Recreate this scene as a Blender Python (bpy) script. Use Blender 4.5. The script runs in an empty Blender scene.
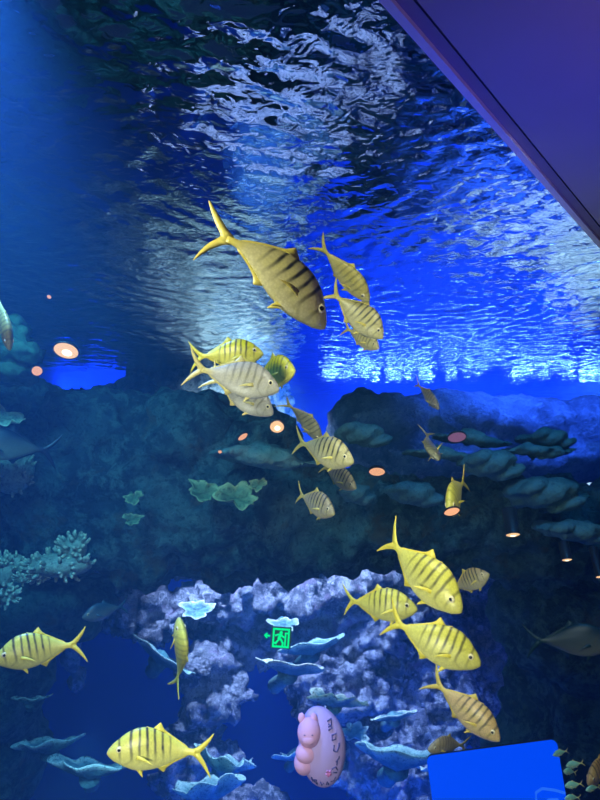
import bpy, bmesh, math, random
import numpy as np
from mathutils import Vector, Matrix, noise
from mathutils.geometry import tessellate_polygon

random.seed(7)
S = bpy.context.scene
COL = S.collection
V = Vector
PI = math.pi

# ------------------------------------------------------------------ camera
FPX = 628.0
PITCH = math.radians(8)
CAM = V((0, 0, 1.5))
RT = V((1, 0, 0))
FW = V((0, math.cos(PITCH), math.sin(PITCH)))
UP = V((0, -math.sin(PITCH), math.cos(PITCH)))
WATER_Z = 4.3


def at(px, py, d):
    return CAM + d * (FW + RT * ((px - 300) / FPX) + UP * ((400 - py) / FPX))


cd = bpy.data.cameras.new('camera')
cd.sensor_fit = 'VERTICAL'
cd.sensor_height = 36
cd.lens = 36 * FPX / 800
cd.clip_start = 0.02
cam = bpy.data.objects.new('camera', cd)
COL.objects.link(cam)
cam.location = CAM
cam.rotation_euler = (PI / 2 + PITCH, 0, 0)
S.camera = cam

# ------------------------------------------------------------------ helpers


def link(name, me, mat=None, parent=None):
    o = bpy.data.objects.new(name, me)
    COL.objects.link(o)
    if mat is not None and me is not None and not me.materials:
        me.materials.append(mat)
    if parent is not None:
        o.parent = parent
    return o


def from_bm(name, bm, mat=None, parent=None, smooth=True):
    me = bpy.data.meshes.new(name)
    bmesh.ops.recalc_face_normals(bm, faces=bm.faces)
    bm.to_mesh(me)
    bm.free()
    if smooth:
        me.polygons.foreach_set('use_smooth', [True] * len(me.polygons))
    return link(name, me, mat, parent)


def tag(o, label, cat, group=None):
    o['label'] = label
    o['category'] = cat
    if group:
        o['group'] = group
    return o


def struct(o):
    o['kind'] = 'structure'
    return o


def empty(name, loc=(0, 0, 0)):
    o = bpy.data.objects.new(name, None)
    o.empty_display_size = 0.1
    COL.objects.link(o)
    o.location = loc
    return o


def add_box(bm, size, mat4):
    g = bmesh.ops.create_cube(bm, size=1)
    bmesh.ops.transform(bm, matrix=mat4 @ Matrix.Diagonal((size[0], size[1], size[2], 1)), verts=g['verts'])
    return g['verts']


def add_ball(bm, c, r, sub=3, rot=None):
    g = bmesh.ops.create_icosphere(bm, subdivisions=sub, radius=1)
    m = Matrix.Translation(c)
    if rot is not None:
        m = m @ rot.to_4x4()
    bmesh.ops.transform(bm, matrix=m @ Matrix.Diagonal((r[0], r[1], r[2], 1)), verts=g['verts'])
    return g['verts']


def add_tube(bm, pts, radii, n=10, caps=True):
    """a round tube through pts with its own radius at each"""
    rings = []
    k = len(pts)
    for i, p in enumerate(pts):
        a = V(pts[max(0, i - 1)])
        b = V(pts[min(k - 1, i + 1)])
        d = (b - a).normalized()
        s = d.cross(V((0, 0, 1)))
        if s.length < 1e-3:
            s = d.cross(V((1, 0, 0)))
        s.normalize()
        t = s.cross(d)
        rings.append([bm.verts.new(V(p) + radii[i] * (math.cos(2 * PI * j / n) * s + math.sin(2 * PI * j / n) * t)) for j in range(n)])
    for i in range(k - 1):
        for j in range(n):
            bm.faces.new((rings[i][j], rings[i][(j + 1) % n], rings[i + 1][(j + 1) % n], rings[i + 1][j]))
    if caps:
        bm.faces.new(rings[0])
        bm.faces.new(rings[-1])


# ------------------------------------------------------------------ materials


class N:
    def __init__(self, name):
        self.m = bpy.data.materials.new(name)
        self.m.use_nodes = True
        self.t = self.m.node_tree
        self.t.nodes.clear()
        self.out = self.t.nodes.new('ShaderNodeOutputMaterial')

    def n(self, kind, **kw):
        x = self.t.nodes.new('ShaderNode' + kind)
        for k, v in kw.items():
            setattr(x, k, v)
        return x

    def l(self, a, b):
        self.t.links.new(a, b)

    def val(self, op, a, b=None, c=None, clamp=False):
        x = self.n('Math', operation=op, use_clamp=clamp)
        for i, v in enumerate((a, b, c)):
            if v is None:
                continue
            if isinstance(v, (int, float)):
                x.inputs[i].default_value = v
            else:
                self.l(v, x.inputs[i])
        return x.outputs[0]

    def mix(self, f, a, b, blend='MIX'):
        x = self.n('Mix', data_type='RGBA', blend_type=blend)
        for i, v in ((0, f), (6, a), (7, b)):
            if isinstance(v, (int, float)):
                x.inputs[i].default_value = v
            elif isinstance(v, tuple):
                x.inputs[i].default_value = (v[0], v[1], v[2], 1)
            else:
                self.l(v, x.inputs[i])
        return x.outputs[2]

    def ramp(self, f, stops, interp='LINEAR'):
        x = self.n('ValToRGB')
        x.color_ramp.interpolation = interp
        e = x.color_ramp.elements
        while len(e) > 1:
            e.remove(e[0])
        e[0].position = stops[0][0]
        c = stops[0][1]
        e[0].color = (c, c, c, 1) if isinstance(c, (int, float)) else (*c, 1)
        for p, c in stops[1:]:
            q = e.new(p)
            q.color = (c, c, c, 1) if isinstance(c, (int, float)) else (*c, 1)
        self.l(f, x.inputs[0])
        return x.outputs[0]

    def noise(self, co, scale, detail=5, rough=0.55, dist=0.0):
        x = self.n('TexNoise')
        x.inputs['Scale'].default_value = scale
        x.inputs['Detail'].default_value = detail
        x.inputs['Roughness'].default_value = rough
        x.inputs['Distortion'].default_value = dist
        self.l(co, x.inputs['Vector'])
        return x.outputs[0]

    def bsdf(self, color, rough=0.6, metal=0.0, normal=None, spec=0.5):
        b = self.n('BsdfPrincipled')
        if isinstance(color, tuple):
            b.inputs['Base Color'].default_value = (*color, 1)
        else:
            self.l(color, b.inputs['Base Color'])
        if isinstance(rough, (int, float)):
            b.inputs['Roughness'].default_value = rough
        else:
            self.l(rough, b.inputs['Roughness'])
        b.inputs['Metallic'].default_value = metal
        b.inputs['Specular IOR Level'].default_value = spec
        if normal is not None:
            self.l(normal, b.inputs['Normal'])
        self.l(b.outputs[0], self.out.inputs[0])
        return b

    def bump(self, h, strength=0.5, dist=0.05):
        x = self.n('Bump')
        x.inputs['Strength'].default_value = strength
        x.inputs['Distance'].default_value = dist
        self.l(h, x.inputs['Height'])
        return x.outputs[0]

    def emit(self, color, strength):
        e = self.n('Emission')
        e.inputs[0].default_value = (*color, 1)
        e.inputs[1].default_value = strength
        self.l(e.outputs[0], self.out.inputs[0])
        return self.m


def plain(name, color, rough=0.6, metal=0.0, grain=0.12, scale=30.0):
    k = N(name)
    co = k.n('TexCoord').outputs['Object']
    f = k.noise(co, scale, 4)
    c = k.mix(f, tuple(x * (1 - grain) for x in color), tuple(min(1, x * (1 + grain)) for x in color))
    k.bsdf(c, rough, metal)
    return k.m


def glow(name, color, strength):
    return N(name).emit(color, strength)


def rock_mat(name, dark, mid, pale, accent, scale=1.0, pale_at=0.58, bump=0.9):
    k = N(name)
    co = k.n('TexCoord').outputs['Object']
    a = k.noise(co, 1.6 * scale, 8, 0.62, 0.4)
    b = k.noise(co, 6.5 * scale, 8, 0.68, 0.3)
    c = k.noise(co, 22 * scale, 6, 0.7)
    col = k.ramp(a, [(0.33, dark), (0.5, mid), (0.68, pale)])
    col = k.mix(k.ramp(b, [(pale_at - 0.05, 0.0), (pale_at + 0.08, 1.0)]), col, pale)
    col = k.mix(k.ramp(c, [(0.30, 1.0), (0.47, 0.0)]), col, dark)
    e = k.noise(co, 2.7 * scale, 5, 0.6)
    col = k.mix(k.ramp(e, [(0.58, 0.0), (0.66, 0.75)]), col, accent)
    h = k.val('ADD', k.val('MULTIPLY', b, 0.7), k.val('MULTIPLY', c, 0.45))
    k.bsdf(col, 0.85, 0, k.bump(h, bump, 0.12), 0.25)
    return k.m


M = {}
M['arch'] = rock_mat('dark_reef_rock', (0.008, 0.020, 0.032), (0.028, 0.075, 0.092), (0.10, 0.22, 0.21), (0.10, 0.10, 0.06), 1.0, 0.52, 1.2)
M['ridge'] = rock_mat('blue_grey_rock', (0.03, 0.04, 0.06), (0.10, 0.13, 0.17), (0.22, 0.27, 0.32), (0.12, 0.16, 0.15))
M['slab'] = rock_mat('teal_slab_rock', (0.03, 0.08, 0.09), (0.08, 0.19, 0.19), (0.12, 0.26, 0.23), (0.05, 0.13, 0.11), 1.5, 0.66, 0.5)
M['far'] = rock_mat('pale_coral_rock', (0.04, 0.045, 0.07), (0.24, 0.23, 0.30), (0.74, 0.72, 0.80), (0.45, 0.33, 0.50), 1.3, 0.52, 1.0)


M['cliff'] = rock_mat('blotched_cliff_rock', (0.015, 0.02, 0.035), (0.16, 0.18, 0.20), (0.85, 0.86, 0.80), (0.03, 0.05, 0.07), 0.6, 0.50, 1.0)


def coral_mat(name, body, rim, scale=14):
    k = N(name)
    tc = k.n('TexCoord').outputs['Object']
    at_ = k.n('Attribute', attribute_name='rim')
    f = k.noise(tc, scale, 6, 0.65)
    c = k.mix(k.ramp(f, [(0.35, 0.0), (0.62, 1.0)]), tuple(x * 0.55 for x in body), body)
    c = k.mix(at_.outputs['Fac'], c, rim)
    c = k.mix(k.ramp(k.noise(tc, scale * 2.5, 4), [(0.36, 0.8), (0.46, 0.0)]), c, tuple(x * 0.3 for x in body))
    k.bsdf(c, 0.75, 0, k.bump(f, 0.6, 0.03), 0.3)
    return k.m


M['coral_teal'] = coral_mat('teal_plate_coral', (0.10, 0.30, 0.32), (0.50, 0.72, 0.62))
M['coral_pale'] = coral_mat('pale_plate_coral', (0.20, 0.40, 0.42), (0.85, 0.92, 0.72))
M['coral_green'] = coral_mat('green_leaf_coral', (0.11, 0.24, 0.13), (0.30, 0.46, 0.22))
M['coral_dim'] = coral_mat('dim_green_leaf_coral', (0.04, 0.11, 0.07), (0.09, 0.17, 0.09))
M['coral_stub'] = coral_mat('stubby_coral', (0.30, 0.44, 0.32), (0.55, 0.66, 0.44), 20)


# ------------------------------------------------------------------ rock work
def tex(kind, size, **kw):
    t = bpy.data.textures.new(kind.lower(), kind)
    if kind == 'VORONOI':
        t.noise_scale = size
    else:
        t.noise_scale = size
    for a, b in kw.items():
        setattr(t, a, b)
    return t


T_BIG = tex('CLOUDS', 0.75, noise_depth=3)
T_MID = tex('CLOUDS', 0.26, noise_depth=4)
T_VOR = tex('VORONOI', 0.30)
T_FINE = tex('CLOUDS', 0.09, noise_depth=3)


def rock(name, lumps, mat, voxel=0.06, big=0.35, mid=0.16, pit=0.0, fine=0.03, parent=None):
    """lumps: (px, py, distance, half width px, half height px, half depth m[, tilt deg])"""
    bm = bmesh.new()
    o0 = at(lumps[0][0], lumps[0][1], lumps[0][2])
    for L in lumps:
        px, py, d, rx, ry, rz = L[:6]
        tilt = math.radians(L[6]) if len(L) > 6 else 0
        s = d / FPX
        add_ball(bm, at(px, py, d) - o0, (rx * s, rz, ry * s), 3, Matrix.Rotation(-tilt, 3, 'Y'))
    o = from_bm(name, bm, mat, parent)
    o.location = o0
    r = o.modifiers.new('shape', 'REMESH')
    r.mode = 'VOXEL'
    r.voxel_size = voxel
    r.use_smooth_shade = True
    for t, st in ((T_BIG, big), (T_MID, mid), (T_VOR, pit), (T_FINE, fine)):
        if st:
            d = o.modifiers.new('relief', 'DISPLACE')
            d.texture = t
            d.strength = st
            d.mid_level = 0.5
            d.texture_coords = 'LOCAL'
    return o


# the big dark arch across the middle, its two feet and the beam
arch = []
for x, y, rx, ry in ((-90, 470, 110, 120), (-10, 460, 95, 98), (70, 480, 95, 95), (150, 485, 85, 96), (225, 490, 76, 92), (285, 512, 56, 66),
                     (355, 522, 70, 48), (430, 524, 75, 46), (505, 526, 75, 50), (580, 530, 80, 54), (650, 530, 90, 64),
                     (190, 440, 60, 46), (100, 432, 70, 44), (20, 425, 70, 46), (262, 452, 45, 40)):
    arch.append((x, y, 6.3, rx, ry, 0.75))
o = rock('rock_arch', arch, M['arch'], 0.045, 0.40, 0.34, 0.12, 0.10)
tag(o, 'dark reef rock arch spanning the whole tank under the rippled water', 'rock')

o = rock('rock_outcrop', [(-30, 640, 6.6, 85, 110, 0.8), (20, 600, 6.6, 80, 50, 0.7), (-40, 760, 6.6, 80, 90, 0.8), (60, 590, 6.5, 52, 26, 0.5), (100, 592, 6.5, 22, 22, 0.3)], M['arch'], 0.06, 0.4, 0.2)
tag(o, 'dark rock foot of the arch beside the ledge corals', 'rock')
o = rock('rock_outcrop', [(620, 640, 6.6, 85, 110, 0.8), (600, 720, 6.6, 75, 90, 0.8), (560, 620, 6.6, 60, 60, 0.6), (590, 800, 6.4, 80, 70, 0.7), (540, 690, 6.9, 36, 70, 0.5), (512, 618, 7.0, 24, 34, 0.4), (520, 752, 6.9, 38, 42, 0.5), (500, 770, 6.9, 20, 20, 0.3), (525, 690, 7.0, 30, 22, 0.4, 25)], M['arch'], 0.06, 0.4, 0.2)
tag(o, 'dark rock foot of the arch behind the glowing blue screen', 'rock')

ridge = []
for x, y, rx, ry in ((360, 428, 34, 34), (400, 424, 45, 32), (455, 420, 60, 30), (520, 426, 60, 28), (590, 432, 60, 30), (660, 430, 60, 34), (430, 450, 100, 30), (560, 455, 100, 30)):
    ridge.append((x, y, 8.8, rx, ry, 0.7))
o = rock('rock_ridge', ridge, M['ridge'], 0.07, 0.3, 0.2)
tag(o, 'blue-lit rock ridge just under the sparkling water glints', 'rock')

# teal slabs lying on the face of the arch
slabs = [(412, 494, 5.35, 30, 14, 8, 'blunt teal rock slab next to the yellow fish that hides a lamp'),
         (490, 465, 5.35, 33, 15, 18, 'tilted teal rock slab above the hanging black spotlight can'),
         (545, 494, 5.30, 42, 17, 16, 'longest teal rock slab, tapering to a point'),
         (572, 531, 5.20, 38, 13, 4, 'teal rock slab beside the lowest black spotlight can'),
         (530, 452, 5.5, 42, 5, 6, 'thin ragged teal rock shelf under the ridge'),
         (545, 440, 5.6, 26, 10, 14, 'small hump of dim teal rock on the ridge foot'),
         (362, 436, 5.55, 30, 13, 10, 'rounded teal rock beside the nose of a barred fish'),
         (440, 455, 5.6, 40, 6, -6, 'thin dim teal rock shelf behind the small spiky fish'),
         (355, 494, 5.3, 20, 11, 20, 'small teal rock under the barred brown fish'),
         (265, 458, 5.2, 55, 14, -4, 'long dim rock shelf under the bright warm lamp'),
         (470, 440, 5.7, 40, 6, -10, 'faint thin rock shelf beneath the pink oval lamp')]
for x, y, d, rx, ry, tl, lab in slabs:
    o = rock('rock_slab', [(x - rx * 0.1, y, d, rx * 0.8, ry * 0.8, 0.28, tl), (x - rx * 0.55, y - ry * 0.35, d, rx * 0.5, ry * 0.5, 0.3, tl + 6), (x + rx * 0.55, y + ry * 0.5, d, rx * 0.6, ry * 0.35, 0.2, tl + 8), (x + rx * 0.2, y - ry * 0.3, d, rx * 0.55, ry * 0.5, 0.25, tl - 10)],
             M['slab'], 0.02, 0.12, 0.10, 0.04, 0.03)
    tag(o, lab, 'rock')

# pale rock behind the arch, seen through the opening
far = [(150, 615, 9.6, 52, 22, .5), (125, 600, 9.7, 30, 18, .4), (250, 592, 9.8, 62, 20, .5), (205, 600, 9.6, 30, 22, .5), (330, 590, 9.9, 62, 26, .6),
       (310, 640, 9.9, 60, 40, .5), (380, 630, 9.8, 60, 52, .6), (350, 690, 9.6, 70, 42, .6), (430, 640, 9.9, 55, 60, .5), (420, 715, 9.6, 60, 40, .6),
       (455, 690, 9.8, 45, 50, .5), (395, 760, 9.3, 60, 40, .6), (480, 640, 10.1, 45, 55, .5), (230, 640, 10.0, 40, 22, .4), (260, 560, 10, 120, 22, .5), (420, 575, 10, 100, 26, .5)]
o = rock('coral_rock', far, M['far'], 0.05, 0.5, 0.55, 0.22, 0.14)
tag(o, 'pale mauve pitted coral rock seen through the arch opening', 'rock')
o = rock('coral_rock', [(198, 770, 9.0, 44, 30, .5), (215, 700, 9.2, 26, 22, .4), (195, 735, 9.2, 26, 26, .4), (205, 665, 9.3, 22, 24, .4), (240, 690, 9.3, 18, 10, .3, -30), (215, 815, 8.8, 60, 30, .5)], M['far'], 0.045, 0.4, 0.5, 0.2, 0.12)
tag(o, 'pale mauve coral rock stack behind the lowest yellow fish', 'rock')
o = rock('coral_rock', [(72, 648, 8.6, 12, 26, .2), (66, 620, 8.6, 10, 18, .2), (76, 680, 8.7, 9, 16, .2), (50, 590, 8.8, 30, 12, .3), (72, 585, 8.8, 22, 10, .3)], M['far'], 0.04, 0.2, 0.2, 0.08, 0.04)
tag(o, 'narrow mauve rock column behind the yellow fish facing left', 'rock')

# high rocks behind the arch, which the water mirrors
reef = []
for x, top, rx in ((-150, 330, 120), (-30, 370, 60), (50, 388, 50), (110, 394, 44), (165, 372, 44), (215, 358, 46), (262, 362, 34)):
    for yy in range(0, 2):
        reef.append((x + 14 * ((yy * 7) % 3 - 1), top + 50 + 95 * yy, 15.6 - 0.5 * yy, rx + 12, 52, 1.1))
o = rock('reef_rock', reef, M['cliff'], 0.11, 0.5, 0.6, 0.3, 0.2)
tag(o, 'pale reef cliff rising behind the arch to the water, mirrored in it', 'rock')
o = rock('reef_rock', [(420, 560, 13.0, 70, 50, 1.0), (520, 540, 13.4, 90, 60, 1.0), (630, 500, 13.6, 80, 100, 1.0), (340, 590, 13.0, 80, 50, .9), (520, 640, 13, 200, 70, .8)], M['cliff'], 0.10, 0.5, 0.6, 0.3, 0.2)
tag(o, 'pale reef rock hidden behind the ridge, mirrored as grey ripples', 'rock')

# ------------------------------------------------------------------ tank shell
k = N('blue_tank_wall')
tc = k.n('TexCoord').outputs['Object']
k.bsdf(k.mix(k.noise(tc, 0.5, 3), (0.04, 0.12, 0.75), (0.06, 0.17, 0.9)), 0.8)
M['wall'] = k.m
k = N('tank_sand')
tc = k.n('TexCoord').outputs['Object']
sn = k.noise(tc, 14, 6)
k.bsdf(k.mix(sn, (0.10, 0.12, 0.16), (0.25, 0.27, 0.30)), 0.9, 0, k.bump(sn, 0.4))
M['sand'] = k.m


def quad_slab(name, a, b, c, d, thick, mat):
    bm = bmesh.new()
    a, b, c, d = map(V, (a, b, c, d))
    n = (b - a).cross(d - a).normalized() * thick
    vs = [bm.verts.new(p) for p in (a, b, c, d)] + [bm.verts.new(p + n) for p in (a, b, c, d)]
    for f in ((0, 1, 2, 3), (4, 5, 6, 7), (0, 1, 5, 4), (1, 2, 6, 5), (2, 3, 7, 6), (3, 0, 4, 7)):
        bm.faces.new([vs[i] for i in f])
    return struct(from_bm(name, bm, mat, None, False))


X0, X1, Y1, Z0 = -11.0, 13.0, 18.5, -9.5
quad_slab('wall_back', (X0, Y1, Z0), (X1, Y1, Z0), (X1, Y1, 5.0), (X0, Y1, 5.0), -0.2, M['wall'])
quad_slab('wall_left', (X0, 0, Z0), (X0, Y1, Z0), (X0, Y1, 5.0), (X0, 0, 5.0), -0.2, M['wall'])
quad_slab('wall_right', (X1, 6, Z0), (X1, Y1, Z0), (X1, Y1, 5.0), (X1, 6, 5.0), 0.2, M['wall'])
quad_slab('floor', (X0, 0, Z0), (X1, 0, Z0), (X1, Y1, Z0), (X0, Y1, Z0), -0.2, M['sand'])

# the pane runs away to the right, 39 degrees off the view; the visitors' ceiling ends on its top edge
AZ = math.radians(39.0)
PD = V((math.sin(AZ), math.cos(AZ), 0))            # along the pane
PN = V((math.cos(AZ), -math.sin(AZ), 0))           # from the tank towards the visitors
CZ = 2.6                                            # the ceiling's height
EDGE = V((0.193, 1.288, 0))                         # a point on the pane's plane


def pane_pt(s, off, z):
    p = EDGE + PD * s + PN * off
    return V((p.x, p.y, z))


# ------------------------------------------------------------------ water surface
def build_water():
    xs = np.concatenate([np.linspace(X0, -4, 60, endpoint=False), np.linspace(-4, 7, 320, endpoint=False), np.linspace(7, X1, 60)])
    ys = np.concatenate([np.linspace(0.6, 5, 140, endpoint=False), np.linspace(5, 13, 230, endpoint=False), np.linspace(13, Y1, 80)])
    gx, gy = np.meshgrid(xs, ys)
    rng = np.random.default_rng(5)
    h = np.zeros_like(gx)
    wx = 0.25 * np.sin(gx * 1.3 + 0.7 * gy) + 0.18 * np.sin(gy * 2.1 - 1.1 * gx + 1.0)
    wy = 0.25 * np.sin(gy * 1.1 - 0.6 * gx + 2.0) + 0.18 * np.sin(gx * 1.9 + 0.8 * gy)
    for i in range(60):
        lam = 0.16 * (5.0 ** rng.random())
        th = rng.random() * 2 * PI
        kk = 2 * PI / lam
        slope = 0.016 if lam < 0.4 else 0.008
        h += slope / kk * np.sin(kk * ((gx + wx) * math.cos(th) + (gy + wy) * math.sin(th)) + rng.random() * 7)
    far_ = np.hypot((gx - 2.6) / 4.0, (gy - 10.5) / 4.0)
    h *= 1.0 + 0.4 * np.clip(1.2 - far_, 0, 1)          # rougher at the back right, added to scatter the glints
    ny, nx = gx.shape
    co = np.stack([gx, gy, WATER_Z + h], -1).reshape(-1, 3)
    idx = np.arange(nx * ny).reshape(ny, nx)
    f = np.stack([idx[:-1, :-1], idx[:-1, 1:], idx[1:, 1:], idx[1:, :-1]], -1).reshape(-1, 4)
    me = bpy.data.meshes.new('water_surface')
    me.from_pydata(co.tolist(), [], f.tolist())
    me.polygons.foreach_set('use_smooth', [True] * len(me.polygons))
    k = N('water')
    tc = k.n('TexCoord').outputs['Object']
    b = k.noise(tc, 8, 1, 0.5, 0.8)
    g = k.n('BsdfGlass')
    g.inputs['IOR'].default_value = 1.333
    g.inputs['Roughness'].default_value = 0.0
    k.l(k.bump(b, 0.28, 0.03), g.inputs['Normal'])
    k.l(g.outputs[0], k.out.inputs[0])
    return struct(link('water_surface', me, k.m))


build_water()

# ------------------------------------------------------------------ acrylic pane and the visitors' ceiling
k = N('clear_acrylic')
fr = k.n('Fresnel')
fr.inputs[0].default_value = 1.12
tr = k.n('BsdfTransparent')
tr.inputs[0].default_value = (0.97, 0.985, 1.0, 1)
gl = k.n('BsdfGlossy')
gl.inputs['Roughness'].default_value = 0.0
mx = k.n('MixShader')
ge = k.n('NewGeometry')
k.l(k.val('MULTIPLY', k.val('MULTIPLY', fr.outputs[0], 0.5), k.val('SUBTRACT', 1.0, ge.outputs['Backfacing'])), mx.inputs[0])
k.l(tr.outputs[0], mx.inputs[1])
k.l(gl.outputs[0], mx.inputs[2])
k.l(mx.outputs[0], k.out.inputs[0])
M['acrylic'] = k.m
quad_slab('window_1', pane_pt(-6, 0, -1.2), pane_pt(9, 0, -1.2), pane_pt(9, 0, CZ + 0.02), pane_pt(-6, 0, CZ + 0.02), -0.06, M['acrylic'])

M['ceil'] = plain('painted_ceiling', (0.45, 0.42, 0.46), 0.75, 0, 0.05, 5)
M['band'] = plain('grey_sealant_band', (0.30, 0.27, 0.34), 0.5, 0, 0.1, 20)
M['metal'] = plain('pale_edge_profile', (0.88, 0.88, 0.90), 0.45, 0.0, 0.08, 40)
M['black'] = plain('black_enamel', (0.012, 0.012, 0.015), 0.45, 0, 0.2, 20)


def strip(name, o0, o1, z0, z1, mat):
    bm = bmesh.new()
    vs = []
    for s in (-6, 9):
        vs.append([bm.verts.new(pane_pt(s, a, z)) for a, z in ((o0, z0), (o1, z0), (o1, z1), (o0, z1))])
    for i in range(4):
        bm.faces.new((vs[0][i], vs[0][(i + 1) % 4], vs[1][(i + 1) % 4], vs[1][i]))
    bm.faces.new(vs[0])
    bm.faces.new(vs[1])
    return struct(from_bm(name, bm, mat, None, False))


strip('trim_1', -0.004, 0.018, CZ - 0.014, CZ + 0.1, M['metal'])
strip('trim_2', 0.018, 0.050, CZ, CZ + 0.1, M['band'])
strip('trim_3', 0.050, 0.058, CZ + 0.01, CZ + 0.1, M['black'])
strip('ceiling', 0.058, 5.0, CZ - 0.004, CZ + 0.12, M['ceil'])

# the tank's water: thin blue haze between the pane and the far wall
bm = bmesh.new()
foot = [pane_pt(-6, -0.07, 0), pane_pt(9, -0.07, 0), V((X1 - .02, 6, 0)), V((X1 - .02, Y1 - .02, 0)), V((X0 + .02, Y1 - .02, 0)), V((X0 + .02, 0.0, 0))]
foot = [foot[0], foot[1], V((X1 - .02, foot[1].y + .5, 0)), foot[3], foot[4], V((X0 + .02, foot[0].y + .5, 0))]
lo = [bm.verts.new((p.x, p.y, Z0 + .02)) for p in foot]
hi = [bm.verts.new((p.x, p.y, WATER_Z - 0.09)) for p in foot]
bm.faces.new(lo)
bm.faces.new(hi)
for i in range(6):
    bm.faces.new((lo[i], lo[(i + 1) % 6], hi[(i + 1) % 6], hi[i]))
k = N('hazy_blue_water')
vs = k.n('VolumeScatter')
vs.inputs['Color'].default_value = (0.12, 0.45, 1.0, 1)
vs.inputs['Density'].default_value = 0.04
vs.inputs['Anisotropy'].default_value = 0.3
va = k.n('VolumeAbsorption')
va.inputs['Color'].default_value = (0.02, 0.55, 0.96, 1)
va.inputs['Density'].default_value = 0.075
ad = k.n('AddShader')
k.l(vs.outputs[0], ad.inputs[0])
k.l(va.outputs[0], ad.inputs[1])
k.l(ad.outputs[0], k.out.inputs['Volume'])
struct(from_bm('water', bm, k.m, None, False))

# ------------------------------------------------------------------ fish
PROF = [(0.00, -.020, -.032, .010), (0.010, .004, -.046, .020), (0.03, .027, -.064, .032), (0.06, .058, -.087, .045), (0.10, .088, -.106, .056),
        (0.15, .126, -.130, .066), (0.21, .158, -.152, .073), (0.28, .180, -.170, .075), (0.36, .182, -.172, .073), (0.44, .168, -.162, .066),
        (0.52, .140, -.138, .055), (0.60, .103, -.103, .042), (0.67, .066, -.068, .029), (0.73, .040, -.042, .019), (0.78, .027, -.029, .013), (0.82, .026, -.028, .009), (0.84, .022, -.024, .004)]


def prof(s, c):
    p = PROF
    for i in range(len(p) - 1):
        if s <= p[i + 1][0]:
            t = (s - p[i][0]) / (p[i + 1][0] - p[i][0])
            t0 = p[max(0, i - 1)]
            t3 = p[min(len(p) - 1, i + 2)]
            a, b = p[i], p[i + 1]
            h = b[0] - a[0]
            ma = (b[c] - t0[c]) / max(b[0] - t0[0], 1e-6) * h
            mb = (t3[c] - a[c]) / max(t3[0] - a[0], 1e-6) * h
            if i == 0:
                ma = (b[c] - a[c])
            return (2 * t**3 - 3 * t**2 + 1) * a[c] + (t**3 - 2 * t**2 + t) * ma + (-2 * t**3 + 3 * t**2) * b[c] + (t**3 - t**2) * mb
    return p[-1][c]


def smooth_poly(pts, n=5):
    out = []
    k = len(pts)
    for i in range(k):
        p0, p1, p2, p3 = (V(pts[(i + j) % k]) for j in (-1, 0, 1, 2))
        if len(pts[i]) == 3 or len(pts[(i + 1) % k]) == 3:
            pass
        for j in range(n):
            t = j / n
            out.append(0.5 * ((2 * p1) + (-p0 + p2) * t + (2 * p0 - 5 * p1 + 4 * p2 - p3) * t * t + (-p0 + 3 * p1 - 3 * p2 + p3) * t**3))
    return out


def fin(bm, lay, poly, place, th=0.005, n=4):
    """a fin: an outline in 2D, thick in its middle, put in place by place(u, v, w)"""
    pts = smooth_poly([V((p[0], p[1])) for p in poly], n)
    c = sum(pts, V((0, 0))) / len(pts)
    rings = []
    for w in (-1, 1):
        outer = [bm.verts.new(place(p.x, p.y, w * th * 0.15)) for p in pts]
        rings.append(outer)
    tris = tessellate_polygon([[V((p.x, p.y, 0)) for p in pts]])
    for side in (0, 1):
        for t in tris:
            try:
                bm.faces.new([rings[side][i] for i in t])
            except ValueError:
                pass
    m = len(pts)
    for i in range(m):
        bm.faces.new((rings[0][i], rings[0][(i + 1) % m], rings[1][(i + 1) % m], rings[1][i]))
    for r in rings:
        for v in r:
            v[lay] = 1.0


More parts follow.
